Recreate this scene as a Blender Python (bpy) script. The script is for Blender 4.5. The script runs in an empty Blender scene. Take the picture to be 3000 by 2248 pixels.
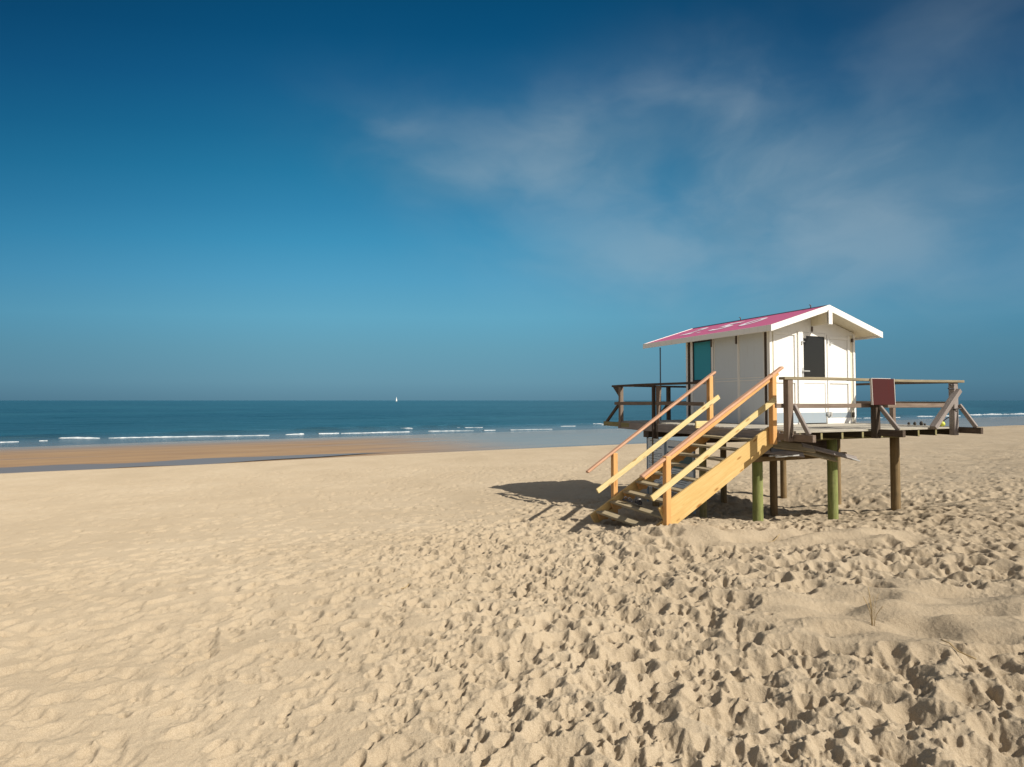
import bpy, bmesh, math, random
import numpy as np
from mathutils import Vector, Matrix
R = math.radians
random.seed(7)
rng = np.random.default_rng(11)
scene = bpy.context.scene
C = scene.collection

# ------------------------------------------------------------------ camera
H = 1.75
cd = bpy.data.cameras.new('camera'); cam = bpy.data.objects.new('camera', cd); C.objects.link(cam)
cd.sensor_width = 36; cd.sensor_fit = 'HORIZONTAL'; cd.lens = 36 * 1677.7 / 3000
cd.clip_start = .05; cd.clip_end = 90000
cam.location = (0, 0, H); cam.rotation_euler = (R(90) + math.atan(49.55 / 1677.7), 0, 0)
scene.camera = cam

# hut frame: local x = along the gable (b), local y = along the long side (a)
YAW = R(22.5); P0 = Vector((5.315, 11.814, H - .504))
FR = Matrix.Translation(P0) @ Matrix.Rotation(YAW, 4, 'Z')

# ------------------------------------------------------------------ sun and sky
SUN_AZ = 30.0; SUN_EL = 38.5              # degrees from the hut's -y axis towards +x
EXPO = .52
ca, sa = math.cos(R(SUN_AZ)), math.sin(R(SUN_AZ))
dl = Vector((sa, -ca, 0)); dw = Matrix.Rotation(YAW, 3, 'Z') @ dl
sv = Vector((dw.x * math.cos(R(SUN_EL)), dw.y * math.cos(R(SUN_EL)), math.sin(R(SUN_EL))))
sl = bpy.data.lights.new('sun', 'SUN'); sl.energy = 4.3; sl.angle = R(.5); sl.color = (1, .93, .82)
so = bpy.data.objects.new('sun', sl); C.objects.link(so); so.location = (0, 0, 30)
so.rotation_euler = sv.to_track_quat('Z', 'Y').to_euler()

scene.view_settings.view_transform = 'Standard'; scene.view_settings.look = 'None'
scene.view_settings.exposure = EXPO; scene.view_settings.gamma = 1
scene.render.engine = 'CYCLES'
scene.cycles.max_bounces = 6; scene.cycles.diffuse_bounces = 3; scene.cycles.use_denoising = True

def lin(c):
    return tuple(((v / 255) / 12.92 if v / 255 <= .04045 else ((v / 255 + .055) / 1.055) ** 2.4) for v in c)

class NT:
    """small helper that writes node graphs"""
    def __init__(s, nt): s.nt = nt; s.n = nt.nodes; s.l = nt.links
    def node(s, t, **k):
        n = s.n.new(t)
        for a, v in k.items(): setattr(n, a, v)
        return n
    def put(s, sock, v):
        if v is None: return
        if isinstance(v, bpy.types.NodeSocket): s.l.new(v, sock)
        else:
            try: sock.default_value = v
            except Exception: sock.default_value = (*v, 1)
    def m(s, op, a, b=None, c=None, clamp=False):
        n = s.node('ShaderNodeMath', operation=op, use_clamp=clamp)
        s.put(n.inputs[0], a); s.put(n.inputs[1], b); s.put(n.inputs[2], c); return n.outputs[0]
    def ss(s, v, a, b, o0=0., o1=1.):
        n = s.node('ShaderNodeMapRange', interpolation_type='SMOOTHSTEP')
        for i, q in enumerate((v, a, b, o0, o1)): s.put(n.inputs[i], q)
        return n.outputs[0]
    def mix(s, f, a, b, mode='MIX'):
        n = s.node('ShaderNodeMix', data_type='RGBA', blend_type=mode)
        s.put(n.inputs[0], f); s.put(n.inputs[6], a); s.put(n.inputs[7], b); return n.outputs[2]
    def mapping(s, v, scale=(1, 1, 1), rot=(0, 0, 0), loc=(0, 0, 0)):
        n = s.node('ShaderNodeMapping'); s.put(n.inputs[0], v)
        n.inputs['Scale'].default_value = scale; n.inputs['Rotation'].default_value = rot; n.inputs['Location'].default_value = loc
        return n.outputs[0]
    def noise(s, v, scale, detail=4, rough=.5, dist=0.):
        n = s.node('ShaderNodeTexNoise'); s.put(n.inputs['Vector'], v)
        s.put(n.inputs['Scale'], scale); n.inputs['Detail'].default_value = detail
        n.inputs['Roughness'].default_value = rough; n.inputs['Distortion'].default_value = dist
        return n.outputs['Fac']
    def ramp(s, f, stops):
        n = s.node('ShaderNodeValToRGB'); e = n.color_ramp.elements
        while len(e) < len(stops): e.new(.5)
        for el, (p, c) in zip(e, stops): el.position = p; el.color = (*c, 1) if len(c) == 3 else c
        s.put(n.inputs[0], f); return n.outputs[0]
    def bump(s, h, strength, dist, prev=None):
        n = s.node('ShaderNodeBump'); s.put(n.inputs['Height'], h)
        n.inputs['Strength'].default_value = strength; n.inputs['Distance'].default_value = dist
        if prev is not None: s.put(n.inputs['Normal'], prev)
        return n.outputs[0]

world = bpy.data.worlds.new('World'); scene.world = world; world.use_nodes = True
w = NT(world.node_tree); w.n.clear()
tc = w.node('ShaderNodeTexCoord').outputs['Generated']
sep = w.node('ShaderNodeSeparateXYZ'); w.put(sep.inputs[0], tc)
X, Y, Z = sep.outputs
sky = w.node('ShaderNodeTexSky', sky_type='NISHITA', sun_disc=False)
sky.sun_elevation = R(SUN_EL); sky.sun_rotation = math.atan2(sv.x, sv.y)
sky.air_density = 1.0; sky.dust_density = .8; sky.ozone_density = 2.0
k = 2 ** -EXPO
def L(*c): return tuple(v * k for v in lin(c))
# the deep, polarised quarter of the sky over the sea
az = w.m('ARCTAN2', X, Y)
band = w.m('DIVIDE', w.m('MAXIMUM', Z, 0.), w.m('MAXIMUM', w.m('ADD', w.m('MULTIPLY', Y, .75), .25), .3))
grad = w.ramp(band, [(0, L(92, 134, 155)), (.032, L(101, 149, 170)), (.09, L(100, 158, 181)), (.145, L(97, 166, 194)), (.21, L(80, 158, 194)), (.275, L(60, 146, 186)),
                     (.33, L(47, 133, 175)), (.39, L(33, 121, 163)), (.456, L(22, 107, 150)), (.54, L(12, 91, 136)), (.62, L(3, 79, 122)), (.72, L(1, 68, 108))])
# greyer and darker away from the middle of the bay
offc = w.m('ADD', az, .16)
sidef = w.m('ADD', w.ss(offc, .12, 1.0), w.ss(offc, -.12, -.75, 0, .8))
grad = w.mix(w.m('MINIMUM', sidef, 1.), grad, w.mix(1., grad, (.56, .66, .72, 1), 'MULTIPLY'))
# wispy cloud veil
warp = w.node('ShaderNodeTexNoise'); w.put(warp.inputs['Vector'], w.mapping(tc, (3, 3, 5))); warp.inputs['Scale'].default_value = 1.2; warp.inputs['Detail'].default_value = 3
wv = w.node('ShaderNodeVectorMath', operation='MULTIPLY_ADD'); w.put(wv.inputs[0], warp.outputs['Color']); wv.inputs[1].default_value = (.22, .22, .12); w.put(wv.inputs[2], tc)
n1 = w.noise(w.mapping(wv.outputs[0], (1.7, 1.7, 2.3), rot=(0, R(15), 0)), 2.2, 7, .5, .15)
n2 = w.noise(w.mapping(wv.outputs[0], (1.4, 1.4, 2.8), rot=(0, R(-28), 0), loc=(3, 1, 2)), 2.8, 7, .5, .2)
def blob(u, v, ru, rv, amp):
    """soft region of sky centred on one direction, radii in radians"""
    th = math.atan2(u - 1500, 1677.7); el = math.asin((1173.5 - v) / math.sqrt((u - 1500) ** 2 + 1677.7 ** 2 + (1173.5 - v) ** 2))
    a = w.m('DIVIDE', w.m('SUBTRACT', az, th), ru); e = w.m('DIVIDE', w.m('SUBTRACT', w.m('ARCSINE', Z), el), rv)
    d = w.m('ADD', w.m('MULTIPLY', a, a), w.m('MULTIPLY', e, e))
    return w.m('MULTIPLY', w.m('EXPONENT', w.m('MULTIPLY', d, -1.)), amp)
b1 = None
for args in ((1700, 450, .10, .085, 1.0), (2100, 430, .12, .09, .8), (2480, 590, .17, .08, .85), (2150, 650, .26, .09, .7),
             (2030, 290, .13, .08, .5), (2720, 320, .15, .11, .28), (2880, 500, .12, .09, .25), (1480, 510, .17, .05, .7), (1160, 372, .05, .014, .4),
             (1340, 420, .2, .08, .38), (1900, 760, .26, .07, .4), (2650, 800, .28, .08, .4), (2650, 70, .22, .06, .15)):
    q = blob(*args); b1 = q if b1 is None else w.m('ADD', b1, q)
dens = w.m('MULTIPLY', b1, w.m('ADD', .30, w.m('ADD', w.m('MULTIPLY', w.ss(n1, .34, .68), .85), w.m('MULTIPLY', w.ss(n2, .36, .7), .5))))
dens = w.m('MULTIPLY', w.m('SUBTRACT', 1., w.m('EXPONENT', w.m('MULTIPLY', dens, -.85))), .62)
grad = w.mix(dens, grad, w.mix(w.ss(n2, .35, .65), (*L(128, 155, 171), 1), (*L(160, 178, 188), 1)))
# the rest of the dome is the physical sky
front = w.m('MULTIPLY', w.ss(Y, .10, .5), w.ss(Z, .80, .62))
nis = w.node('ShaderNodeVectorMath', operation='SCALE'); w.put(nis.inputs[0], sky.outputs[0]); nis.inputs['Scale'].default_value = .055
hz = w.node('ShaderNodeHueSaturation'); w.put(hz.inputs['Color'], sky.outputs[0]); hz.inputs['Saturation'].default_value = .42
hb = w.node('ShaderNodeVectorMath', operation='MULTIPLY'); w.put(hb.inputs[0], hz.outputs[0]); hb.inputs[1].default_value = (.072, .067, .062)
grad = w.mix(.97, nis.outputs[0], grad)
col = w.mix(front, hb.outputs[0], grad)      # hazier and paler behind and overhead
bg = w.node('ShaderNodeBackground'); w.put(bg.inputs[0], col); bg.inputs[1].default_value = 1
wo = w.node('ShaderNodeOutputWorld'); w.l.new(bg.outputs[0], wo.inputs[0])

# ------------------------------------------------------------------ helpers
def tag(o, label=None, cat=None, group=None, kind=None):
    if label: o['label'] = label
    if cat: o['category'] = cat
    if group: o['group'] = group
    if kind: o['kind'] = kind
    return o
def mat(name):
    m = bpy.data.materials.new(name); m.use_nodes = True; g = NT(m.node_tree)
    b = g.n['Principled BSDF']; return m, g, b
def empty(name, loc=(0, 0, 0), frame=True):
    o = bpy.data.objects.new(name, None); C.objects.link(o); o.empty_display_size = .2
    o.matrix_world = (FR if frame else Matrix.Identity(4)) @ Matrix.Translation(loc)
    return o
ROOTM = {}
def link(name, bm, m, parent=None, mtx=None, smooth=False):
    me = bpy.data.meshes.new(name); bm.to_mesh(me); bm.free()
    if smooth: me.polygons.foreach_set('use_smooth', [True] * len(me.polygons))
    me.materials.append(m)
    o = bpy.data.objects.new(name, me); C.objects.link(o)
    if parent is not None: o.parent = parent
    o.matrix_local = mtx if mtx is not None else Matrix.Identity(4)
    return o
def box_bm(x0, x1, y0, y1, z0, z1, bev=.004, bm=None, mtx=None):
    b = bmesh.new()
    bmesh.ops.create_cube(b, size=1)
    bmesh.ops.transform(b, matrix=Matrix.Translation(((x0 + x1) / 2, (y0 + y1) / 2, (z0 + z1) / 2)) @ Matrix.Diagonal((x1 - x0, y1 - y0, z1 - z0, 1)), verts=b.verts)
    if bev: bmesh.ops.bevel(b, geom=list(b.edges), offset=min(bev, abs(x1 - x0) / 3, abs(y1 - y0) / 3, abs(z1 - z0) / 3), segments=1, affect='EDGES')
    if mtx is not None: bmesh.ops.transform(b, matrix=mtx, verts=b.verts)
    if bm is None: return b
    t = bpy.data.meshes.new('t'); b.to_mesh(t); b.free(); bm.from_mesh(t); bpy.data.meshes.remove(t); return bm
def joinb(bms):
    out = bmesh.new()
    for b in bms:
        t = bpy.data.meshes.new('t'); b.to_mesh(t); b.free(); out.from_mesh(t); bpy.data.meshes.remove(t)
    return out
def beam(name, p0, p1, wd, ht, m, parent, up=(0, 0, 1), ext=0., bev=.005, org=Vector((0, 0, 0)), ends=None):
    """timber from p0 to p1 (parent space of the frame); wd across, ht along 'up'. Its grain runs along local x."""
    p0 = Vector(p0) - org; p1 = Vector(p1) - org; d = p1 - p0; Ln = d.length + ext * 2; xa = d.normalized()
    ya = Vector(up).cross(xa).normalized(); za = xa.cross(ya)
    c = (p0 + p1) / 2
    M = Matrix(((xa.x, ya.x, za.x, c.x), (xa.y, ya.y, za.y, c.y), (xa.z, ya.z, za.z, c.z), (0, 0, 0, 1)))
    b = box_bm(-Ln / 2, Ln / 2, -wd / 2, wd / 2, -ht / 2, ht / 2, bev)
    if Ln > .6:                                  # a little warp so the edges are not ruler straight
        cuts = max(2, int(Ln / .4)); es = [e for e in b.edges if abs((e.verts[0].co - e.verts[1].co).x) > Ln * .8]
        bmesh.ops.subdivide_edges(b, edges=es, cuts=cuts, use_grid_fill=True)
        ph = random.random() * 9; am = min(.006, Ln * .0016)
        for v in b.verts:
            v.co.y += am * math.sin(v.co.x * 2.1 + ph); v.co.z += am * .8 * math.sin(v.co.x * 1.7 + ph * 2)
    return link(name, b, m, parent, M)
def cyl_bm(r0, r1, h, seg=20, wob=0.):
    b = bmesh.new(); rings = 8; prev = None; ph = random.random() * 9
    for i in range(rings + 1):
        t = i / rings; r = r0 + (r1 - r0) * t
        ring = [b.verts.new((r * math.cos(2 * math.pi * j / seg) * (1 + wob * math.sin(3 * t + j + ph)), r * math.sin(2 * math.pi * j / seg) * (1 + wob * math.cos(2 * t + j * 2 + ph)), h * t)) for j in range(seg)]
        if prev:
            for j in range(seg): b.faces.new((prev[j], prev[(j + 1) % seg], ring[(j + 1) % seg], ring[j]))
        else: b.faces.new(ring[::-1])
        prev = ring
    b.faces.new(prev); return b
def tube(name, pts, r, m, parent=None, seg=8):
    b = bmesh.new(); prev = None
    pts = [Vector(p) for p in pts]
    for i, p in enumerate(pts):
        d = (pts[min(i + 1, len(pts) - 1)] - pts[max(i - 1, 0)]).normalized()
        u = d.orthogonal().normalized() if prev is None else (u - d * u.dot(d)).normalized()
        v = d.cross(u)
        ring = [b.verts.new(p + (u * math.cos(2 * math.pi * j / seg) + v * math.sin(2 * math.pi * j / seg)) * r) for j in range(seg)]
        if prev:
            for j in range(seg): b.faces.new((prev[j], prev[(j + 1) % seg], ring[(j + 1) % seg], ring[j]))
        else: b.faces.new(ring[::-1])
        prev = ring
    b.faces.new(prev)
    return link(name, b, m, parent, None, True)
def prism_bm(pts, x0, x1, axis='x'):
    """outline pts (two coords) pushed through from x0 to x1 along an axis"""
    b = bmesh.new()
    def mk(x, p): return (x, p[0], p[1]) if axis == 'x' else ((p[0], x, p[1]) if axis == 'y' else (p[0], p[1], x))
    A = [b.verts.new(mk(x0, p)) for p in pts]; B = [b.verts.new(mk(x1, p)) for p in pts]
    b.faces.new(A); b.faces.new(B[::-1])
    for i in range(len(pts)): j = (i + 1) % len(pts); b.faces.new((A[i], B[i], B[j], A[j]))
    bmesh.ops.recalc_face_normals(b, faces=b.faces); return b

# ------------------------------------------------------------------ materials
def wood(name, c0, c1, c2, rough=.8, knots=0., stain=0., stainc=(.05, .045, .03), grain=1.):
    m, g, b = mat(name)
    oi = g.node('ShaderNodeObjectInfo').outputs['Random']
    tcn = g.node('ShaderNodeTexCoord').outputs['Object']
    off = g.node('ShaderNodeVectorMath', operation='ADD'); g.put(off.inputs[0], tcn)
    cb = g.node('ShaderNodeCombineXYZ'); g.put(cb.inputs[0], g.m('MULTIPLY', oi, 37.)); g.put(cb.inputs[1], g.m('MULTIPLY', oi, 11.)); g.l.new(cb.outputs[0], off.inputs[1])
    v = off.outputs[0]
    f = g.noise(g.mapping(v, (1.6, 26, 26)), 1.6, 5, .65, .4)
    big = g.noise(v, 2.2, 4, .6)
    fine = g.noise(g.mapping(v, (6, 120, 120)), 1.5, 3, .6)
    c = g.ramp(f, [(.3, c0), (.52, c1), (.75, c2)])
    c = g.mix(g.ss(big, .35, .75), c, g.mix(.5, c, (*c0, 1)))
    c = g.mix(g.m('MULTIPLY', oi, .35), c, (*c0, 1))
    c = g.mix(g.ss(fine, .55, .75, 0, .25), c, (c0[0] * .45, c0[1] * .4, c0[2] * .35, 1))
    if knots:
        vo = g.node('ShaderNodeTexVoronoi'); g.put(vo.inputs['Vector'], g.mapping(v, (2.6, 9, 9))); vo.inputs['Scale'].default_value = 1.
        kn = g.ss(vo.outputs['Distance'], .09, .22, 1, 0)
        c = g.mix(g.m('MULTIPLY', kn, knots), c, (c0[0] * .55, c0[1] * .38, c0[2] * .25, 1))
    if stain:
        st = g.ss(g.noise(v, 5.5, 6, .7), .5, .72)
        c = g.mix(g.m('MULTIPLY', st, stain), c, (*stainc, 1))
    g.put(b.inputs['Base Color'], c); b.inputs['Roughness'].default_value = rough
    b.inputs['Specular IOR Level'].default_value = .25
    nb = g.bump(f, .5 * grain, .004); nb = g.bump(fine, .5 * grain, .0015, nb); g.put(b.inputs['Normal'], nb)
    return m
M_weather = wood('weathered_wood', (.13, .095, .072), (.215, .165, .13), (.30, .245, .20), .85, .2, .35, (.13, .12, .06))
M_dark = wood('shade_dark_wood', (.05, .036, .027), (.095, .07, .052), (.16, .12, .095), .85, .2, .3)  # wood tone lowered to carry the deep shade under the deck
M_grey = wood('grey_wood', (.19, .165, .15), (.29, .255, .24), (.38, .345, .32), .9, .1, .25, (.14, .12, .08))
M_algae = wood('algae_wood', (.16, .14, .06), (.27, .24, .12), (.38, .33, .2), .85, .1, .4, (.10, .11, .03))
M_railtop = wood('railtop_wood', (.17, .14, .085), (.27, .23, .15), (.38, .33, .24), .85, .1, .35, (.15, .15, .06))
M_joist = wood('shade_dark_joist_wood', (.025, .02, .012), (.05, .04, .025), (.09, .075, .045), .9, .1, .3)  # joist sides darkened, the shade below the decking is put into the colour
M_green = wood('green_treated_wood', (.14, .17, .05), (.24, .26, .09), (.36, .36, .17), .75, .5, .5, (.09, .09, .04))
M_brown = wood('brown_treated_wood', (.15, .10, .045), (.23, .16, .08), (.31, .23, .12), .8, .3, .3)
M_pineY = wood('pale_pine', (.56, .43, .19), (.66, .53, .27), (.74, .63, .38), .65, .75, grain=.5)
M_pineO = wood('orange_pine', (.56, .29, .10), (.66, .38, .15), (.74, .47, .21), .62, .5, grain=.5)
M_pineR = wood('pinkish_pine', (.46, .25, .15), (.56, .33, .21), (.64, .42, .29), .6, .2, grain=.5)
M_pineG = wood('golden_pine', (.52, .34, .12), (.62, .43, .18), (.70, .52, .25), .65, .95, grain=.5)
M_tread = wood('tread_wood', (.24, .19, .11), (.36, .30, .20), (.46, .40, .29), .85, .2, .3, (.17, .15, .07))

def paint(name, c, rough=.45, dirt=.25, boards=0., axis=2, dirtc=(.35, .31, .24)):
    m, g, b = mat(name)
    tcn = g.node('ShaderNodeTexCoord').outputs['Object']
    st = g.noise(g.mapping(tcn, (5, 5, .8)), 2.2, 6, .65)
    d = g.ss(st, .52, .8)
    col = g.mix(g.m('MULTIPLY', d, dirt), (*c, 1), (*dirtc, 1))
    g.put(b.inputs['Base Color'], col)
    g.put(b.inputs['Roughness'], g.m('ADD', rough, g.m('MULTIPLY', d, .2)))
    nb = g.bump(g.noise(tcn, 60, 3), .12, .002)
    if boards:
        sp = g.node('ShaderNodeSeparateXYZ'); g.put(sp.inputs[0], tcn)
        fr = g.m('FRACT', g.m('DIVIDE', sp.outputs[axis], boards))
        groove = g.ss(g.m('ABSOLUTE', g.m('SUBTRACT', fr, .5)), .46, .5)
        nb = g.bump(g.m('SUBTRACT', 1., groove), .35, .004, nb)
    g.put(b.inputs['Normal'], nb)
    return m
M_white = paint('white_paint', (.80, .785, .74), .4, .22)
M_siding = paint('white_panelling', (.80, .79, .755), .42, .15, .092, 2)
M_panel = paint('shade_grey_panel', (.60, .64, .66), .35, .2, .092, 2)  # white panelling greyed and blued: the long side's shade put into its colour
M_cream = paint('cream_paint', (.74, .68, .52), .6, .4)
M_plate = paint('grey_kick_plate', (.30, .36, .41), .35, .4)
M_steel = paint('galvanised_steel', (.62, .63, .62), .35, .35); M_steel.node_tree.nodes['Principled BSDF'].inputs['Metallic'].default_value = .6
M_black = paint('black_rubber', (.018, .018, .022), .5, .2, dirtc=(.1, .09, .07))
M_iron = paint('rusty_iron', (.10, .075, .06), .6, .5, dirtc=(.16, .07, .03))
M_pole = paint('blue_grey_pole', (.07, .11, .16), .4, .2)
M_pink = paint('pink_roof_sheet', (.50, .10, .21), .5, .6, .10, 1, dirtc=(.40, .16, .20))
M_letter = paint('white_roof_lettering', (.76, .68, .74), .5, .6, dirtc=(.60, .38, .48))
M_maroon = paint('maroon_panel', (.055, .013, .013), .8, .4, dirtc=(.085, .022, .02)); M_maroon.node_tree.nodes['Principled BSDF'].inputs['Specular IOR Level'].default_value = .15
M_edge = paint('pale_panel_edge', (.60, .55, .50), .5, .3)
M_board = paint('board_white', (.62, .68, .72), .4, .3, dirtc=(.4, .42, .42))
M_ink = paint('board_ink', (.04, .07, .12), .5, .1)
M_teal = paint('board_teal', (.01, .07, .08), .4, .5, dirtc=(.02, .16, .17))
M_blueframe = paint('board_frame', (.20, .27, .34), .4, .2)
M_salmon = paint('salmon_panel', (.50, .24, .20), .6, .3)
M_yellow = paint('yellow_ball_skin', (.62, .66, .10), .55, .5, dirtc=(.25, .30, .05))
M_blueblk = paint('dark_blue_sheet', (.035, .045, .065), .4, .2)
M_sail = paint('sail_cloth', (.85, .85, .82), .7, .1)
M_stone = paint('dark_stone', (.04, .035, .03), .8, .3)

m_, g_, b_ = mat('window_glass')
b_.inputs['Base Color'].default_value = (.012, .013, .013, 1); b_.inputs['Specular IOR Level'].default_value = .25; b_.inputs['Roughness'].default_value = .07
g_.put(b_.inputs['Roughness'], g_.ss(g_.noise(g_.node('ShaderNodeTexCoord').outputs['Object'], 6, 5), .4, .8, .05, .3))
M_glass = m_
m_, g_, b_ = mat('teal_window_glass')
b_.inputs['Base Color'].default_value = (.045, .30, .38, 1); b_.inputs['Roughness'].default_value = .1
M_tealglass = m_

# ------------------------------------------------------------------ terrain
NS = (-math.sin(R(29)), math.cos(R(29)))          # towards the sea
SEA = H - 4.22
def sco(x, y): return x * NS[0] + y * NS[1]
def tco(x, y): return x * NS[1] - y * NS[0]
def hash2(ix, iy, s):
    h = (ix.astype(np.int64) * 374761393 + iy.astype(np.int64) * 668265263 + s * 1442695041) & 0x7fffffff
    h = ((h ^ (h >> 13)) * 1274126177) & 0x7fffffff
    return ((h ^ (h >> 16)) & 0xffff) / 65535.0
def vnoise(x, y, s=0):
    ix = np.floor(x); iy = np.floor(y); fx = x - ix; fy = y - iy
    fx = fx * fx * fx * (fx * (fx * 6 - 15) + 10); fy = fy * fy * fy * (fy * (fy * 6 - 15) + 10)
    a = hash2(ix, iy, s); b = hash2(ix + 1, iy, s); c = hash2(ix, iy + 1, s); d = hash2(ix + 1, iy + 1, s)
    return (a + (b - a) * fx) * (1 - fy) + (c + (d - c) * fx) * fy - .5
def fbm(x, y, sc, octv=4, s=0, g=.5):
    o = 0; a = 1.
    for i in range(octv):
        c_, s_ = math.cos(.7 * i + s), math.sin(.7 * i + s)
        o = o + a * vnoise((x * c_ - y * s_) / sc + 17.3 * i, (x * s_ + y * c_) / sc - 9.1 * i, s + i); a *= g; sc *= .5
    return o
def sms(v, a, b):
    t = np.clip((v - a) / (b - a), 0, 1); return t * t * (3 - 2 * t)
BS = np.array([-60, -10, 0, 4, 7, 9, 11, 14, 17, 22, 31.2, 32.4, 36.5, 42, 48, 55, 68, 77, 106, 600.])
BZ = np.array([1.6, .15, 0, -.12, -.28, -.50, -.70, -.90, -1.03, -1.16, -1.30, -1.40, -2.0, -2.25, -2.18, -2.2, -2.475, -2.65, -3.6, -25.])
hx, hy = P0.x, P0.y
def local(x, y):
    dx = x - hx; dy = y - hy; c_, s_ = math.cos(YAW), math.sin(YAW)
    return dx * c_ + dy * s_, -dx * s_ + dy * c_     # b, a
def base(x, y):
    s = sco(x, y) + fbm(x, y, 14, 2, 5) * 1.2 * sms(sco(x, y), 12, 20)
    z = np.interp(s, BS, BZ)
    b, a = local(x, y)
    z = z - .30 * np.exp(-((b - .6) / 2.5) ** 4 - ((a - .3) / 2.0) ** 4)
    z = z + .13 * np.exp(-((b + 3.9) / .8) ** 2 - ((a + 1.6) / .6) ** 2)
    return z
def roughmask(x, y):
    s = sco(x, y)
    m = sms(x + fbm(x, y, 2.5, 2, 3) * 1.2 + .22 * (np.minimum(y, 9) - 3) - .25 * np.maximum(y - 9, 0), -1.3, 1.3)
    m = np.maximum(m * .93 + .07, .5 * sms(-x + fbm(x, y, 1.5, 2, 8), 1.8, 3.2) * sms(4.2 - y, 0, 1.6))
    far = sms(s, 11, 21); right = sms(x, 6, 14)
    return m * (1 - far * .8) + far * .12 * right
def smoothpatch(x, y):
    p = np.exp(-(((x - 3.5) / 1.45) ** 2 + ((y - 5.05 - .15 * (x - 3.5)) / .8) ** 2) ** 2)
    p = np.maximum(p, .8 * np.exp(-(((x - 3.9) / 2.0) ** 2 + ((y - 8.2) / .55) ** 2) ** 2))
    return p
NTH, NR = 1250, 1180
th_f = np.linspace(R(-50), R(50), NTH)
th_b = np.linspace(R(50), R(310), 90)[1:-1]
TH = np.concatenate([th_f, th_b])
r1 = np.exp(np.linspace(math.log(.5), math.log(1.9), 60))[:-1]
r2 = np.exp(np.linspace(math.log(1.9), math.log(15), 800))[:-1]
r3 = np.exp(np.linspace(math.log(15), math.log(70), 300))[:-1]
r4 = np.exp(np.linspace(math.log(70), math.log(700), 40))
RR = np.concatenate([r1, r2, r3, r4])
TT, RG = np.meshgrid(TH, RR)                      # rows = radius
GX = RG * np.sin(TT); GY = RG * np.cos(TT)
B0 = base(GX, GY)
RM = roughmask(GX, GY); SP = smoothpatch(GX, GY)
ss_ = sco(GX, GY); dry = 1 - sms(ss_, 29, 31.7)
relief = (.035 * fbm(GX, GY, 2.6, 3, 1) + .055 * fbm(GX, GY, .9, 3, 2) * (.45 + RM) + .30 * SP * fbm(GX * .8, GY * 1.6, .62, 2, 4))
relief += (.014 * fbm(GX, GY, .28, 4, 6)) * (.3 + RM) * (1 - .8 * SP)
# old, half blown-over hollows that cover the whole beach
wx = GX + .10 * fbm(GX, GY, .35, 2, 9); wy = GY + .10 * fbm(GX, GY, .35, 2, 12)
soft = np.abs(vnoise(wx / .30, wy / .21, 21)) + .6 * np.abs(vnoise(wx / .17 + 5, wy / .13, 22))
relief += -.010 * (1 - sms(soft, 0, .5)) * (1 - .8 * SP) * (.55 + .6 * RM)
Hh = relief * dry
# footprints, newest stamped over older ones
WXn = .05 * fbm(GX, GY, .12, 2, 31); WYn = .05 * fbm(GX, GY, .12, 2, 37)
crumb = fbm(GX, GY, .055, 3, 41, .6)
def stamp(px, py, ang, Ls, Ws, dep, hard=1.):
    rr = math.hypot(px, py); tt = math.atan2(px, py)
    if not (-.86 < tt < .86): return
    m = Ls * 1.9
    i0 = np.searchsorted(RR, rr - m); i1 = np.searchsorted(RR, rr + m)
    dt = m / rr
    j0 = np.searchsorted(th_f, tt - dt); j1 = np.searchsorted(th_f, tt + dt)
    if i1 - i0 < 2 or j1 - j0 < 2: return
    sl_ = (slice(i0, i1), slice(j0, j1))
    dx = GX[sl_] + WXn[sl_] - px; dy = GY[sl_] + WYn[sl_] - py
    u = dx * math.cos(ang) + dy * math.sin(ang); v = -dx * math.sin(ang) + dy * math.cos(ang)
    d = np.sqrt((u / (Ls / 2)) ** 2 + (v / (Ws / 2)) ** 2)
    inner = 1 - sms(d, .62 * hard, 1.06 + .25 * (1 - hard))
    hh = Hh[sl_]
    mean = float(np.clip(hh.mean(), -.035, .02))
    tilt = (u / Ls) * dep * .7
    tgt = mean - dep + tilt + crumb[sl_] * .018
    rim = hard * np.exp(-((d - 1.25) / .25) ** 2) * min(dep, .035) * .30 * (1 + .7 * np.sin(px * 7 + np.arctan2(v, u)))
    rim = rim * np.clip(1 - hh / .035, 0, 1)
    Hh[sl_] = hh * (1 - inner) + tgt * inner + rim * (1 + .8 * crumb[sl_])
prints = []   # crisp prints
def scatter(n, xr, yr, fn):
    xs = rng.uniform(*xr, n); ys = rng.uniform(*yr, n)
    for x_, y_, q in zip(xs, ys, fn(xs, ys)):
        if rng.random() < q: prints.append((x_, y_))
def pf(x, y): return np.clip(roughmask(x, y) - 1.6 * smoothpatch(x, y), 0, 1) * (1 - sms(sco(x, y), 24, 30))
# soft, half blown-over prints everywhere
for k_ in range(5200):
    rr_ = 26 * math.sqrt(rng.random()) if k_ > 1500 else 11 * math.sqrt(rng.random()); tt_ = rng.uniform(-.84, .84)
    if rr_ < 1.5: continue
    x_, y_ = rr_ * math.sin(tt_), rr_ * math.cos(tt_)
    if float(smoothpatch(np.array(x_), np.array(y_))) > .2: continue
    sc_ = rng.uniform(.8, 1.35)
    stamp(x_, y_, rng.normal(R(55), R(50)), .27 * sc_, .15 * sc_ * rng.uniform(.8, 1.3), (.013 + .021 * rng.random()), .45)
scatter(620, (-3.5, 5), (1.5, 4.2), pf)
scatter(2000, (-4, 12), (4, 9), pf)
scatter(2500, (-3, 18), (9, 15), pf)
scatter(3600, (-6, 40), (14, 30), lambda x, y: np.clip(.55 * sms(x, 0, 9) + .12, 0, 1) * (1 - sms(sco(x, y), 25, 30)))
scatter(260, (-14, 0), (2, 14), lambda x, y: .2 + 0 * x)
rng.shuffle(prints)
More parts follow.
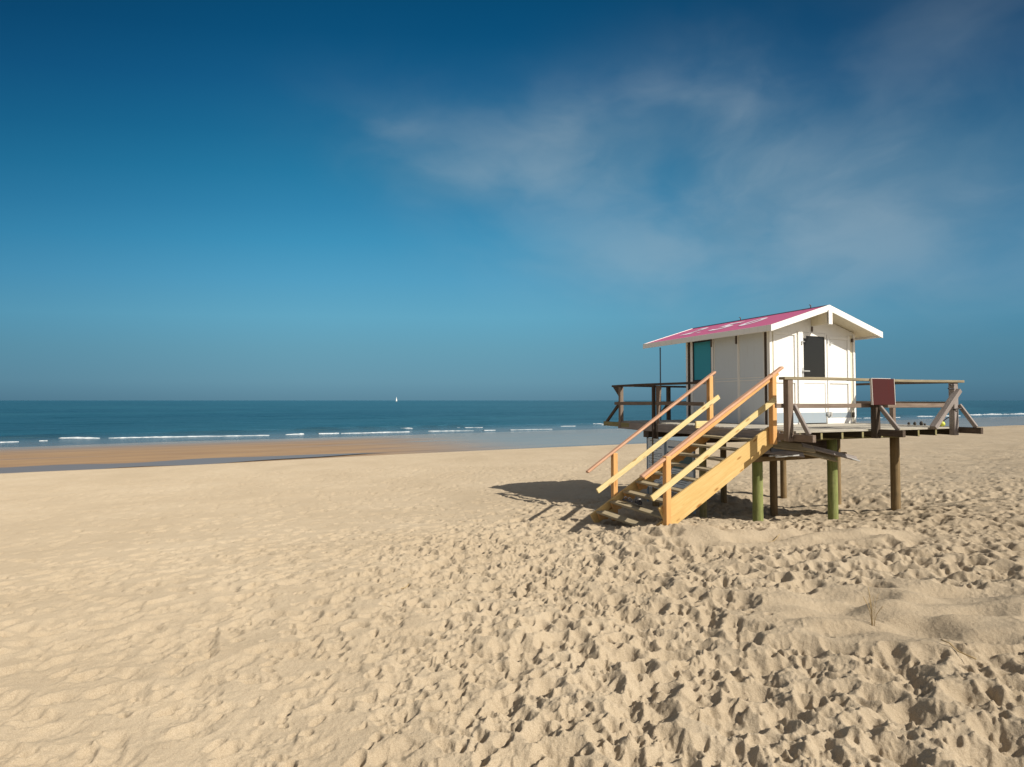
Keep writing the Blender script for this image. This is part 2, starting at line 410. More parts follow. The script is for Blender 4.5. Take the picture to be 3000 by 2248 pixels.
for px, py in prints:
    far_ = py > 13
    rm_ = float(roughmask(np.array(px), np.array(py)))
    dep = (.034 + .080 * rng.random() ** 1.4) * (.3 + .8 * rm_)
    if far_: dep = .02 + .03 * rng.random()
    ang = rng.normal(R(62), R(45))
    sc_ = rng.uniform(.7, 1.15) * (.7 + .3 * min(1, rm_ * 1.5))
    stamp(px, py, ang, .26 * sc_, .12 * sc_ * rng.uniform(.85, 1.35), dep, .75 + .3 * rng.random())
    if rng.random() < .5 and not far_: stamp(px + rng.normal(0, .08), py + rng.normal(0, .08), ang + rng.normal(0, .7), rng.uniform(.06, .12), .06, dep * .7)
# dry sand slumps: no slope stays steeper than it can stand
def relax(h, n, slope):
    dr_ = np.diff(RR)[:, None]; dth = RR[:, None] * (TH[1] - TH[0])
    lo = h.copy(); hi = h.copy()
    for _ in range(n):
        lo[1:] = np.minimum(lo[1:], lo[:-1] + slope * dr_); lo[:-1] = np.minimum(lo[:-1], lo[1:] + slope * dr_)
        lo[:, 1:] = np.minimum(lo[:, 1:], lo[:, :-1] + slope * dth); lo[:, :-1] = np.minimum(lo[:, :-1], lo[:, 1:] + slope * dth)
        hi[1:] = np.maximum(hi[1:], hi[:-1] - slope * dr_); hi[:-1] = np.maximum(hi[:-1], hi[1:] - slope * dr_)
        hi[:, 1:] = np.maximum(hi[:, 1:], hi[:, :-1] - slope * dth); hi[:, :-1] = np.maximum(hi[:, :-1], hi[:, 1:] - slope * dth)
        for A_, B_ in (((slice(1, None), slice(1, None)), (slice(None, -1), slice(None, -1))), ((slice(1, None), slice(None, -1)), (slice(None, -1), slice(1, None)))):
            d2 = slope * np.sqrt(dr_ ** 2 + dth[1:] ** 2)
            lo[A_] = np.minimum(lo[A_], lo[B_] + d2); lo[B_] = np.minimum(lo[B_], lo[A_] + d2)
            hi[A_] = np.maximum(hi[A_], hi[B_] - d2); hi[B_] = np.maximum(hi[B_], hi[A_] - d2)
    return .65 * lo + .35 * hi
Hh[:, :NTH] = relax(Hh[:, :NTH], 12, 1.1)
# small fresh pokes, heel marks and broken edges
prints = []
scatter(520, (-3.5, 5), (1.5, 4.2), pf); scatter(2600, (-4, 12), (4, 9), pf); scatter(2600, (-3, 18), (9, 15), pf)
scatter(900, (-9, 1), (2, 13), lambda x, y: .3 + 0 * x); scatter(1100, (-3, 1.5), (2.5, 9), lambda x, y: .2 + .8 * sms(x, -2.5, -.5)); scatter(2500, (0, 40), (15, 30), lambda x, y: .5 * sms(x, 0, 9) * (1 - sms(sco(x, y), 24, 29)))
for px, py in prints:
    g_ = rng.uniform(.6, 1.3); stamp(px, py, rng.normal(R(50), R(40)), .085 * g_, .05 * g_, rng.uniform(.02, .05) * (1 if py < 14 else .8), .9)
Hh[:, :NTH] = relax(Hh[:, :NTH], 5, 1.7)
# crumbs and clods kicked out of the prints
clod = np.maximum(0, crumb - .14) * .055 * RM * sms(fbm(GX, GY, .5, 2, 81), -.15, .25) * (1 - .85 * SP)
clod += np.maximum(0, fbm(GX, GY, .03, 2, 51) - .2) * .03 * (.25 + RM) * (1 - .7 * SP)
near = 1 - sms(RG, 9, 16)
Hh += clod * near
Hh *= dry
for _ in range(1):                                 # round the crests a little
    Hh[1:-1, 1:NTH - 1] = .5 * Hh[1:-1, 1:NTH - 1] + .125 * (Hh[2:, 1:NTH - 1] + Hh[:-2, 1:NTH - 1] + Hh[1:-1, 2:NTH] + Hh[1:-1, :NTH - 2])
ZZ = B0 + Hh
def grid_mesh(name, X_, Y_, Z_, m, wrap=True, smooth=True):
    nr, nt = X_.shape
    co = np.stack([X_, Y_, Z_], -1).reshape(-1, 3).astype(np.float32)
    idx = np.arange(nr * nt).reshape(nr, nt)
    if wrap: a = idx[:-1]; b = np.roll(idx, -1, 1)[:-1]; c = np.roll(idx, -1, 1)[1:]; d = idx[1:]
    else: a = idx[:-1, :-1]; b = idx[:-1, 1:]; c = idx[1:, 1:]; d = idx[1:, :-1]
    q = np.stack([a, d, c, b], -1).reshape(-1, 4)
    return co, q
def mesh_np(name, co, q, m, smooth=True):
    me = bpy.data.meshes.new(name)
    me.vertices.add(len(co)); me.vertices.foreach_set('co', co.ravel())
    me.loops.add(q.size); me.loops.foreach_set('vertex_index', q.ravel().astype(np.int32))
    me.polygons.add(len(q)); me.polygons.foreach_set('loop_start', np.arange(0, q.size, 4, dtype=np.int32))
    me.polygons.foreach_set('use_smooth', np.full(len(q), smooth))
    me.update(calc_edges=True); me.materials.append(m)
    o = bpy.data.objects.new(name, me); C.objects.link(o); return o

m, g, b = mat('dry_sand')
P = g.node('ShaderNodeNewGeometry').outputs['Position']
big = g.noise(P, .35, 4, .55); mid = g.noise(P, 3.5, 4, .6); fine = g.noise(P, 170, 2, .7); sp = g.noise(P, 60, 3, .6)
col = g.ramp(big, [(.3, (.375, .302, .208)), (.5, (.42, .342, .240)), (.7, (.46, .380, .272))])
col = g.mix(g.ss(mid, .35, .7, 0, .45), col, (.37, .292, .195, 1))
col = g.mix(g.ss(fine, .35, .75, 0, .45), col, (.24, .185, .125, 1))
col = g.mix(g.ss(fine, .6, .3, 0, .25), col, (.60, .52, .40, 1))
vo = g.node('ShaderNodeTexVoronoi'); g.put(vo.inputs['Vector'], P); vo.inputs['Scale'].default_value = 7
dots = g.ss(vo.outputs['Distance'], .035, .05, 1, 0)
col = g.mix(g.m('MULTIPLY', dots, .55), col, (.16, .12, .08, 1))
g.put(b.inputs['Base Color'], col); b.inputs['Roughness'].default_value = .95; b.inputs['Specular IOR Level'].default_value = .12; b.inputs['Diffuse Roughness'].default_value = .42
nb = g.bump(g.noise(P, 22, 5, .65), .7, .025); nb = g.bump(fine, .6, .004, nb); g.put(b.inputs['Normal'], nb)
M_sand = m
co, q = grid_mesh('sand', GX, GY, ZZ, M_sand)
# close the hole under the camera
c0 = len(co); co = np.vstack([co, [[0, 0, float(base(np.array(0.), np.array(0.)))]]]).astype(np.float32)
nt_ = GX.shape[1]; i_ = np.arange(nt_)
qc = np.stack([np.full(nt_ // 2, c0), i_[0:nt_ - 1:2][:nt_ // 2], i_[1::2][:nt_ // 2], np.roll(i_, -2)[0:nt_ - 1:2][:nt_ // 2]], -1)
q = np.vstack([q, qc])
# keep the dry sheet to the berm face; the wet flat is its own sheet
sq = sco(co[q[:, 0], 0], co[q[:, 0], 1]); q = q[sq < 39]
sand = tag(mesh_np('sand', co, q, M_sand), kind='structure')

# ---- wet sand flat
m, g, b = mat('wet_sand')
P = g.node('ShaderNodeNewGeometry').outputs['Position']
rt = g.mapping(P, rot=(0, 0, R(-29)))
wn = g.noise(g.mapping(rt, (.05, .35, 1)), 1.4, 5, .55)
wn2 = g.noise(g.mapping(rt, (.12, 1.2, 1)), 1.2, 5, .6)
col = g.ramp(wn2, [(.3, (.24, .150, .085)), (.5, (.31, .20, .108)), (.7, (.37, .24, .12))])
g.put(b.inputs['Base Color'], col)
sx = g.node('ShaderNodeSeparateXYZ'); g.put(sx.inputs[0], rt)
film = g.m('ADD', g.ss(wn, .5, .75, 0, .4), g.ss(sx.outputs[0], 6, 30))
film = g.m('MAXIMUM', film, g.ss(sx.outputs[1], 50, 70))
film = g.m('MINIMUM', film, 1.)
g.put(b.inputs['Roughness'], g.m('SUBTRACT', .62, g.m('MULTIPLY', film, .50)))
g.put(b.inputs['Specular IOR Level'], g.m('ADD', .25, g.m('MULTIPLY', film, .55)))
g.put(b.inputs['Normal'], g.bump(g.noise(g.mapping(rt, (1, 3, 1)), 2.5, 4), .12, .02))
M_wet = m
tv = np.linspace(-160, 420, 260); sv_ = np.linspace(32.2, 108, 150)
TV, SV = np.meshgrid(tv, sv_)
WX = TV * NS[1] + SV * NS[0]; WY = -TV * NS[0] + SV * NS[1]
WZ = np.interp(SV + fbm(WX, WY, 14, 2, 5) * 1.2, BS, BZ) - .10 * (1 - sms(SV, 35, 38.6)) + .012 * fbm(WX, WY, 5, 2, 77)
co, q = grid_mesh('wet_sand', WX, WY, WZ, M_wet, wrap=False); q = q[:, ::-1]
tag(mesh_np('wet_sand', co, q, M_wet), kind='structure')

# ---- pool of water left behind the berm
def watermat(name, c, rough, bs, bd, sc):
    m, g, b = mat(name); P = g.node('ShaderNodeNewGeometry').outputs['Position']
    rt = g.mapping(P, rot=(0, 0, R(-29)))
    g.put(b.inputs['Base Color'], (*c, 1)); b.inputs['Roughness'].default_value = rough; b.inputs['IOR'].default_value = 1.33
    g.put(b.inputs['Normal'], g.bump(g.noise(g.mapping(rt, (1, 2.2, 1)), sc, 4), bs, bd)); return m
M_pool = watermat('pool_water', (.17, .14, .125), .34, .3, .03, 1.5)
tl = np.linspace(-120, 13, 120)
hw = np.interp(tl, [-120, -45, -10, -1, 5, 10.5, 13], [4.2, 3.7, 2.7, 1.9, 1.1, .4, .05]) * (1 + .25 * np.sin(tl * .31) + .2 * np.sin(tl * .83 + 1))
co_ = []
for t_, h_ in zip(tl, hw):
    for e_ in (-1, 1):
        s_ = 42.2 + (e_ * h_) + .5 * math.sin(t_ * .14)
        co_.append((t_ * NS[1] + s_ * NS[0], -t_ * NS[0] + s_ * NS[1], -2.185))
co_ = np.array(co_, np.float32); n_ = len(tl); i_ = np.arange(n_ - 1) * 2
tag(mesh_np('tide_pool_water', co_, np.stack([i_, i_ + 2, i_ + 3, i_ + 1], -1), M_pool), kind='structure')

# ---- sea
m, g, b = mat('sea_water')
P = g.node('ShaderNodeNewGeometry').outputs['Position']
rt = g.mapping(P, rot=(0, 0, R(-29)))
sx = g.node('ShaderNodeSeparateXYZ'); g.put(sx.inputs[0], rt)
S_ = sx.outputs[1]
streak = g.noise(g.mapping(rt, (.006, .022, 1)), 1., 5, .55)
ch = g.noise(g.mapping(rt, (.05, .16, 1)), 1.3, 5, .65)
col = g.ramp(streak, [(.32, (.010, .050, .078)), (.55, (.016, .074, .105)), (.75, (.026, .10, .13))])
col = g.mix(g.ss(ch, .4, .7, 0, .5), col, (.004, .035, .05, 1))
col = g.mix(g.ss(S_, 87, 70, 0, .8), col, (.12, .12, .12, 1))
g.put(b.inputs['Base Color'], col); b.inputs['IOR'].default_value = 1.33
g.put(b.inputs['Roughness'], g.ss(S_, 73, 92, .16, .30))
b.inputs['Specular IOR Level'].default_value = .42
nb = g.bump(ch, .9, .9); nb = g.bump(g.noise(g.mapping(rt, (.35, .9, 1)), 1.4, 4, .6), .8, .25, nb)
g.put(b.inputs['Normal'], nb); M_sea = m
rs = np.exp(np.linspace(math.log(40), math.log(60000), 420)); ths = np.linspace(R(-75), R(75), 420)
T2, R2 = np.meshgrid(ths, rs); SX = R2 * np.sin(T2); SY = R2 * np.cos(T2); S2 = sco(SX, SY); T2c = tco(SX, SY)
amp = sms(S2, 70, 88) * (1 - sms(R2, 250, 700))
SZ = SEA + amp * (.22 * np.sin(S2 * .55 + 2.2 * fbm(SX, SY, 22, 2, 61)) * (.4 + fbm(T2c, S2 * 3, 18, 2, 62)) + .10 * fbm(T2c * .4, S2, 2.0, 2, 63))
SZ = SZ + .42 * np.exp(-((S2 - 83 - 2 * fbm(T2c, S2 * 0, 30, 2, 71)) / 1.1) ** 2) * np.clip(.55 + 1.6 * fbm(T2c, S2 * 0 + 3, 26, 2, 72), 0, 1)
co, q = grid_mesh('sea', SX, SY, SZ, M_sea, wrap=False)
sq = sco(co[q[:, 0], 0], co[q[:, 0], 1]); q = q[sq > 63]
tag(mesh_np('sea_water', co, q, M_sea), kind='structure')

# ---- surf: breaking crests and thin lines of foam
m, g, b = mat('foam')
P = g.node('ShaderNodeNewGeometry').outputs['Position']
fn = g.noise(P, 2.2, 5, .65)
g.put(b.inputs['Base Color'], g.ramp(fn, [(.3, (.30, .36, .39)), (.5, (.48, .53, .56)), (.7, (.70, .72, .72))]))
b.inputs['Roughness'].default_value = .8; M_foam = m
def foamline(bm, t0, t1, s0, s1, wd, ht, gap=.0, seed=0):
    n = max(8, int((t1 - t0) / .35)); prof = 7; rows = []
    rs_ = np.random.default_rng(seed); ph = rs_.uniform(0, 9, 4)
    for i in range(n + 1):
        u = i / n; t = t0 + (t1 - t0) * u; env = min(1, u * 12, (1 - u) * 12) ** .6
        am = env * (.42 + .3 * math.sin(t * .45 + ph[0]) + .22 * math.sin(t * 1.7 + ph[1]) + .18 * math.sin(t * .13 + ph[2]) + .35 * rs_.random())
        br = .5 + .5 * math.sin(t * .37 + ph[3]) + .4 * math.sin(t * 1.3 + ph[2])
        if gap > 0 and br < gap: rows.append(None); continue
        am = max(.03, am); s = s0 + (s1 - s0) * u + .35 * math.sin(t * .21 + ph[2]) + .12 * math.sin(t * 1.1 + ph[1])
        row = []
        for j in range(prof):
            v = j / (prof - 1); x_ = (v - .5) * wd * am * .9; z_ = SEA + .03 + ht * .55 * am * math.sin(math.pi * v) ** .8 * (1.15 - .5 * v) * (1 + .35 * rs_.standard_normal() * (0 < j < prof - 1)) - (.12 if j in (0, prof - 1) else 0)
            ps = s + x_
            row.append(bm.verts.new((t * NS[1] + ps * NS[0], -t * NS[0] + ps * NS[1], z_)))
        rows.append(row)
    for a_, b_ in zip(rows, rows[1:]):
        if a_ and b_:
            for j in range(prof - 1): bm.faces.new((a_[j], b_[j], b_[j + 1], a_[j + 1]))
bm = bmesh.new()
def PT(u, v):
    d = (H - SEA) * 1677.7 / (v - 1173.5); x = (u - 1500) / 1677.7 * d; return tco(x, d), sco(x, d)
for (u0, v0, u1, v1, wd, ht, gp) in ((176, 1283.8, 296, 1284, 1.3, .16, 0), (120, 1291, 232, 1289, .9, .05, .2), (320, 1284, 790, 1275, 1.2, .12, .0), (838, 1273.5, 1000, 1269, 1.0, .09, .05),
                                  (1000, 1270, 1200, 1265, 1.2, .10, .0), (1160, 1257.5, 1250, 1256.5, 2.4, .38, 0), (1253, 1263.5, 1390, 1262.5, 1.4, .14, .05), (1400, 1261.5, 1620, 1258, 1.2, .06, .25),
                                  (1280, 1255, 1500, 1251, 1.4, .10, .62), (1700, 1243.8, 1770, 1243.2, 3.0, .50, 0), (1765, 1245.5, 1835, 1245, 2.0, .2, .1), (1640, 1249, 1800, 1247, 1.0, .05, .4),
                                  (2500, 1226, 2640, 1223, 1.5, .12, .3), (2685, 1221, 2740, 1220, 3, .3, 0), (2752, 1219.5, 2830, 1218, 2, .2, .2), (2832, 1216.5, 3100, 1211.5, 3.4, .45, 0),
                                  (-300, 1301, 60, 1294, .8, .04, .4), (2020, 1238, 2300, 1232, 2, .2, .5)):
    t0, s0 = PT(u0, v0); t1, s1 = PT(u1, v1); foamline(bm, t0, t1, s0, s1, wd, ht, gp, int(u0 + 400))
tag(link('surf_foam', bm, M_foam, None, None, True), 'white foam of small waves breaking along the shore', 'foam', kind='stuff')

def gz(b_, a_):                                   # sand height at a point of the hut frame, in frame coordinates
    p = FR @ Vector((b_, a_, 0)); return float(base(np.array(p.x), np.array(p.y))) - P0.z

# ------------------------------------------------------------------ platform
plat = empty('wooden_platform')
tag(plat, 'weathered timber platform on round posts with railings, carrying the white hut', 'platform')
BL, BR, AF, AB = -1.5, 2.72, -1.95, 3.28
bms = []
a_ = AF; i = 0
while a_ < AB - .02:                              # deck boards run along the gable
    w_ = .118; j = random.uniform(-.012, .012)
    bms.append(box_bm(BL + j, BR + random.uniform(-.012, .012), a_, min(a_ + w_, AB), -.038 + random.uniform(-.002, .002), random.uniform(-.002, .002), .004)); a_ += w_ + .007
dk = joinb(bms)
link('decking', dk, wood('decking_wood', (.27, .25, .20), (.40, .37, .32), (.50, .47, .41), .85, .1, .35, (.22, .22, .10)), plat)
for k_ in range(9):
    x_ = BL + .10 + k_ * (BR - BL - .2) / 8
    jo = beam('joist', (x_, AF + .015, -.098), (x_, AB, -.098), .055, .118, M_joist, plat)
    jo.data.materials.append(M_algae)               # cut ends, greener; paler than the sides to put sunlight into the colour
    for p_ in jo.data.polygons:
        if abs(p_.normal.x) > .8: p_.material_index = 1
beam('fascia_board', (BL - .03, AF + .3, -.105), (BL - .03, AB, -.105), .04, .17, M_grey, plat)
beam('fascia_board', (BL, AB + .025, -.10), (BR, AB + .025, -.10), .04, .16, M_grey, plat)
for a_, x0_, x1_ in ((-1.0, BL - .02, 2.5), (.35, BL + .1, 2.6), (2.15, BL - .03, 2.65)):
    beam('girder', (x0_, a_, -.215 if a_ < 0 else -.265), (x1_, a_, -.215 if a_ < 0 else -.265), .2, .065 if a_ < 0 else .165, M_algae if a_ < 0 else M_dark, plat)
beam('girder', (BL + .2, -.78, -.43), (.93, -.78, -.43), .08, .34, M_dark, plat)
beam('cross_beam', (-1.64, -1.135, -.535), (.72, -1.135, -.535), .055, .09, M_brown, plat)
LEGS = [(-1.38, -1.0, -1.73, .092, M_green), (.52, -1.0, -1.75, .092, M_green), (2.33, -1.0, -1.62, .088, M_brown),
        (-1.42, .38, -1.95, .075, M_algae), (.45, .35, -1.95, .078, M_brown), (2.38, .35, -1.9, .075, M_brown),
        (-1.3, 2.1, -2.05, .08, M_brown), (.70, 2.1, -2.05, .075, M_brown), (2.55, 2.0, -2.0, .075, M_brown)]
for b_0, a_0, zb, r_, m_0 in LEGS:
    top = -.25 if a_0 < 0 else -.35
    cb_ = cyl_bm(r_, r_ * .97, 1, 22, .012)
    o = link('leg', cb_, m_0, plat, Matrix.Translation((b_0, a_0, zb - .5)) @ Matrix.Rotation(R(-90), 4, 'Y') @ Matrix.Identity(4), True)
    # timber along local x so that the grain runs up the post
    o.data.transform(Matrix.Rotation(R(90), 4, 'Y')); o.data.transform(Matrix.Diagonal((top - zb + .5, 1, 1, 1)))
    for p_ in o.data.polygons: p_.use_smooth = len(p_.vertices) == 4
RT = .885
def rail_post(x_, y_, z0=-.16, w1=.085, w2=.085, m_=M_weather, top=RT - .045):
    return beam('rail_post', (x_, y_, z0), (x_, y_, top), w1, w2, m_, plat, up=(0, 1, 0))
# front railing
yf = AF - .045
beam('top_rail', (-1.86, yf, RT - .022), (2.80, yf, RT - .022), .125, .046, M_railtop, plat)
beam('mid_rail', (-1.93, yf + .06, .415), (.98, yf + .06, .415), .035, .072, M_weather, plat)
beam('mid_rail', (.55, yf + .02, .412), (2.36, yf + .02, .412), .035, .08, M_weather, plat)
for x_ in (-1.72, .36, 2.58): rail_post(x_, yf + (.0 if x_ != 2.58 else .02), w1=.115, w2=.10, m_=M_weather if x_ < 0 else M_dark if x_ < 1 else M_grey)
rail_post(2.70, AF + .02, m_=M_grey)
for x_, ye, zo in ((-1.70, -2.40, -.10), (.33, -2.46, -.06), (2.60, -2.40, -.058)):
    beam('outrigger', (x_ + .07, -1.75, zo), (x_ + .07, ye, zo), .075, .115, M_dark if x_ > 0 else M_weather, plat)
    beam('brace', (x_ + .07, yf - .03, .42), (x_ + .075, ye + .10, zo + .06), .045, .07, M_grey, plat, up=(0, 1, 1))
beam('brace', (2.62, yf - .05, .70), (1.9, yf - .02, -.01), .085, .11, M_grey, plat, up=(0, 1, 0))
# left railing with its posts bolted outside the fascia
xl = BL - .03
beam('top_rail', (xl, .2, RT - .02), (xl, AB + .22, RT - .02), .12, .046, M_dark, plat)
beam('mid_rail', (xl - .03, .15, .435), (xl - .03, AB + .1, .435), .035, .075, M_weather, plat)
rail_post(xl + .01, AB - .10, m_=M_weather, w1=.09, w2=.09)
beam('rail_post', (xl - .06, 1.76, -.34), (xl - .06, 1.76, RT - .045), .075, .055, M_dark, plat, up=(0, 1, 0))
tb = prism_bm([(-.34 + 0, 0), (RT - .05, 0), (RT - .05, -.13)], -.02, .02, 'y')
bm = bmesh.new()
v = [bm.verts.new(p) for p in ((xl - .03, 1.70, -.34), (xl - .03, 1.56, RT - .05), (xl - .03, 1.72, RT - .05), (xl + .01, 1.70, -.34), (xl + .01, 1.56, RT - .05), (xl + .01, 1.72, RT - .05))]
tb.free()
for f in ((0, 1, 2), (5, 4, 3), (0, 3, 4, 1), (1, 4, 5, 2), (2, 5, 3, 0)): bm.faces.new([v[i] for i in f])
bmesh.ops.recalc_face_normals(bm, faces=bm.faces); link('gusset', bm, M_weather, plat)
beam('brace', (xl, AB - .02, .40), (xl, AB + .55, -.05), .05, .07, M_dark, plat, up=(0, 1, 1))
beam('outrigger', (xl + .01, AB - .5, -.09), (xl + .01, AB + .66, -.09), .07, .11, M_algae, plat)
bm = prism_bm([(AB - .06, RT - .28), (AB - .06, RT - .045), (AB + .2, RT - .045)], xl - .03, xl + .03, 'x'); link('gusset', bm, M_dark, plat)
# far railing
ya = AB + .02
beam('top_rail', (xl, ya, RT - .02), (BR + .08, ya, RT - .02), .12, .046, M_dark, plat)
beam('mid_rail', (xl, ya, .435), (BR, ya, .435), .035, .09, M_dark, plat)
for x_ in (.05, 1.5): 
    rail_post(x_, ya + .05, m_=M_dark); beam('brace', (x_, ya + .08, .40), (x_, ya + .6, -.05), .05, .07, M_dark, plat, up=(0, 1, 1))
    beam('outrigger', (x_ + .08, AB - .5, -.1), (x_ + .08, AB + .7, -.1), .07, .12, M_dark, plat)
# right railing
xr = BR + .02
beam('top_rail', (xr, AF + .05, RT - .022), (xr, AB + .05, RT - .022), .12, .046, M_dark, plat)
beam('mid_rail', (xr, AF + .12, .44), (xr, AB, .44), .035, .09, M_weather, plat)
for y_ in (-.68, 1.2, AB - .05): rail_post(xr + .02, y_, m_=M_weather)
# cleats bolted to the corner post
for z_, dx in ((.72, -.11), (.79, -.08)):
    tube('cleat', [(2.52, yf - .03, z_), (2.52 + dx, yf - .04, z_ + .005), (2.52 + dx * 1.7, yf - .04, z_ + .01)], .012, M_black, plat)
tube('cleat', [(2.50, yf - .02, .33), (2.60, yf - .09, .35), (2.70, yf - .08, .36)], .011, M_black, plat)
for x_ in (-1.72, .36, 2.58):
    for z_ in (-.07, -.12): link('bolt', cyl_bm(.014, .012, .02, 8), M_iron, plat, Matrix.Translation((x_, yf - .052, z_ + .03)) @ Matrix.Rotation(R(90), 4, 'X'))

# ------------------------------------------------------------------ staircase
st = empty('wooden_staircase')
tag(st, 'new orange and yellow pine stairs rising from the sand to the platform', 'stairs')
AR, AL = -1.47, .13                                # planes of the right and left stringers
def zs(b_, off=0.): return (b_ + 1.42) * .575 + off    # pitch line of the tread fronts
ang = math.atan(.575)
nb_ = 10
for i in range(9):
    zt = -.165 * (i + 1); bt = -1.42 + zt / .585
    o = beam('tread', (bt, AL - .02, zt - .02), (bt, AR + .04, zt - .02), .235, .038, M_tread, st)
    o.rotation_euler.rotate_axis('X', R(random.uniform(-1.5, 1.5)))
beam('stringer', (-1.5, AR + .05, -.20), (-4.55, AR + .05, -.20 - 3.05 * .565), .04, .20, M_pineG, st, up=(0, 0, 1))
beam('stringer', (-1.5, AL + .02, -.16), (-4.12, AL + .02, -.16 - 2.62 * .565), .04, .22, M_pineG, st, up=(0, 0, 1))
# cleats under each tread against the stringers
for i in range(9):
    zt = -.165 * (i + 1); bt = -1.42 + zt / .585
    for y_ in (AL - .03, ):
        bm = prism_bm([(bt - .10, zt - .04), (bt + .17, zt - .04), (bt + .17, zt + .0), (bt + .02, zt - .135), (bt - .06, zt - .135)][0:1] + [(bt + .16, zt - .04), (bt + .10, zt - .15), (bt - .06, zt - .15)], y_ - .045, y_, 'y')
        link('tread_cleat', bm, M_pineO, st)
# wide new cover board on the right
beam('side_board', (-1.56, AR - .03, -.055), (-3.86, AR - .03, -1.275), .045, .25, M_pineG, st)
# posts
def post(x_, y_, z0, z1, m_=M_pineO, w1=.095, w2=.095): return beam('rail_post', (x_, y_, z0), (x_, y_, z1), w1, w2, m_, st, up=(0, 1, 0), bev=.006)
post(-1.60, AR - .10, -.24, .95); post(-3.80, AR - .09, -1.5, -.36)
post(-1.38, AL + .07, -.2, .99); post(-3.62, AL + .08, -1.72, -.47)
beam('post_block', (-1.83, AL - .03, .03), (-1.52, AL - .03, .03), .04, .14, M_pineY, st)
hr = .575
beam('handrail', (-1.38, AR - .10, 1.08), (-4.28, AR - .08, -.66), .095, .045, M_pineR, st, bev=.016)
beam('handrail_board', (-1.47, AR - .10, .98), (-4.22, AR - .08, -.67), .03, .085, M_pineO, st)
beam('handrail', (-1.25, AL + .07, 1.08), (-4.20, AL + .08, -.80), .095, .045, M_pineR, st, bev=.016)
beam('mid_rail', (-1.60, AR - .16, .53), (-4.13, AR - .15, -.985), .035, .095, M_pineY, st)
beam('mid_rail', (-1.20, AL + .01, .58), (-4.02, AL + .02, -1.14), .035, .095, M_pineY, st)

# black sandals on a low step
sd = empty('sandals', (-3.62, -.35, -1.28)); tag(sd, 'pair of black sandals left on a low step of the wooden stairs', 'sandals')
def sole(px, py, rz, tilt=0):
    pts = [(-.13, -.03), (-.12, .032), (-.05, .04), (.03, .036), (.11, .045), (.14, .01), (.12, -.035), (.03, -.04), (-.05, -.034)]
    bm = prism_bm(pts, 0, .022, 'z'); bmesh.ops.bevel(bm, geom=list(bm.edges), offset=.004, segments=1, affect='EDGES')
    M = Matrix.Translation((px, py, 0)) @ Matrix.Rotation(R(rz), 4, 'Z') @ Matrix.Rotation(R(tilt), 4, 'X')
    o = link('sole', bm, M_black, sd, M)
    for x_ in (.06, -.05):
        s_ = tube('strap', [M @ Vector((x_, -.042, .015)), M @ Vector((x_ + .005, -.03, .055)), M @ Vector((x_ + .01, 0, .072)), M @ Vector((x_ + .005, .032, .055)), M @ Vector((x_, .044, .015))], .009, M_black, sd)
    return o
sole(-.02, .10, 95, 4); sole(.03, -.16, 70, -6)
tube('buckle', [(.0, -.18, .075), (.02, -.20, .082), (.05, -.19, .078)], .008, M_edge, sd)

# ------------------------------------------------------------------ hut
hut = empty('lifeguard_hut'); tag(hut, 'small white timber hut with a pink roof standing on the platform', 'hut')
W, D = 2.51, 2.52; HW = 2.02; RZ = 2.49; EV = .35; OF = .39; RB = 3.83
sl_ = (RZ - 2.0) / (W / 2 + EV)                   # roof pitch, top surface
def roofz(b_): return RZ - sl_ * abs(b_ - W / 2)
# side walls
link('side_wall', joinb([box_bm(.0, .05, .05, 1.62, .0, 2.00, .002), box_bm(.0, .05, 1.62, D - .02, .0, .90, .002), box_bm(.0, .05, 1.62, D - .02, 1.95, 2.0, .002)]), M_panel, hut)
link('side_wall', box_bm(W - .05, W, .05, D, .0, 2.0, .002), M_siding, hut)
# gable walls as pentagons, the front with an opening for the door
gz_ = lambda b_: roofz(b_) - .10
bm = prism_bm([(0, 0), (.84, 0), (.84, gz_(.84)), (0, gz_(0))], 0, .05, 'y'); bm2 = prism_bm([(1.66, 0), (W, 0), (W, gz_(W)), (1.66, gz_(1.66))], 0, .05, 'y')
bm3 = prism_bm([(.84, 1.96), (1.66, 1.96), (1.66, gz_(1.66)), (W / 2, gz_(W / 2)), (.84, gz_(.84))], 0, .05, 'y')
link('front_wall', joinb([bm, bm2, bm3]), M_siding, hut)
link('back_wall', prism_bm([(0, 0), (W, 0), (W, gz_(W)), (W / 2, gz_(W / 2)), (0, gz_(0))], D, D + .05, 'y'), M_siding, hut)
# frames on the gable: raised strips with shadowed gaps
def fr_(x0, x1, z0, z1, t=.022, m_=M_white, name='wall_frame'): return link(name, box_bm(x0, x1, -t, 0.002, z0, z1, .003), m_, hut)
fr_(.0 - .015, .055, 0, 1.98, .03, name='corner_trim'); fr_(2.465, 2.525, 0, 1.98, .03, name='corner_trim')
fr_(.058, .10, .02, 1.95, .006, M_cream, 'timber_strip'); fr_(2.385, 2.455, .02, 1.95, .008, M_cream, 'timber_strip')
for x0, x1, z0, z1 in ((.10, .145, .25, 1.93), (.70, .76, .25, 1.93), (.145, .70, .87, .93), (.145, .70, 1.88, 1.935),
                       (2.30, 2.375, .25, 1.93), (1.665, 1.72, .25, 1.93), (1.72, 2.30, .87, .93), (1.72, 2.30, 1.84, 1.90)):
    fr_(x0, x1, z0, z1)
link('wall_frame', box_bm(.795, .838, -.03, .002, 0, 1.98, .003), M_white, hut)
fr_(.10, .795, .03, .245, .010, M_plate, 'kick_plate'); fr_(1.665, 2.385, .13, .235, .010, M_plate, 'kick_plate')
fr_(1.62, 2.40, .0, .125, .035, M_white, 'threshold')
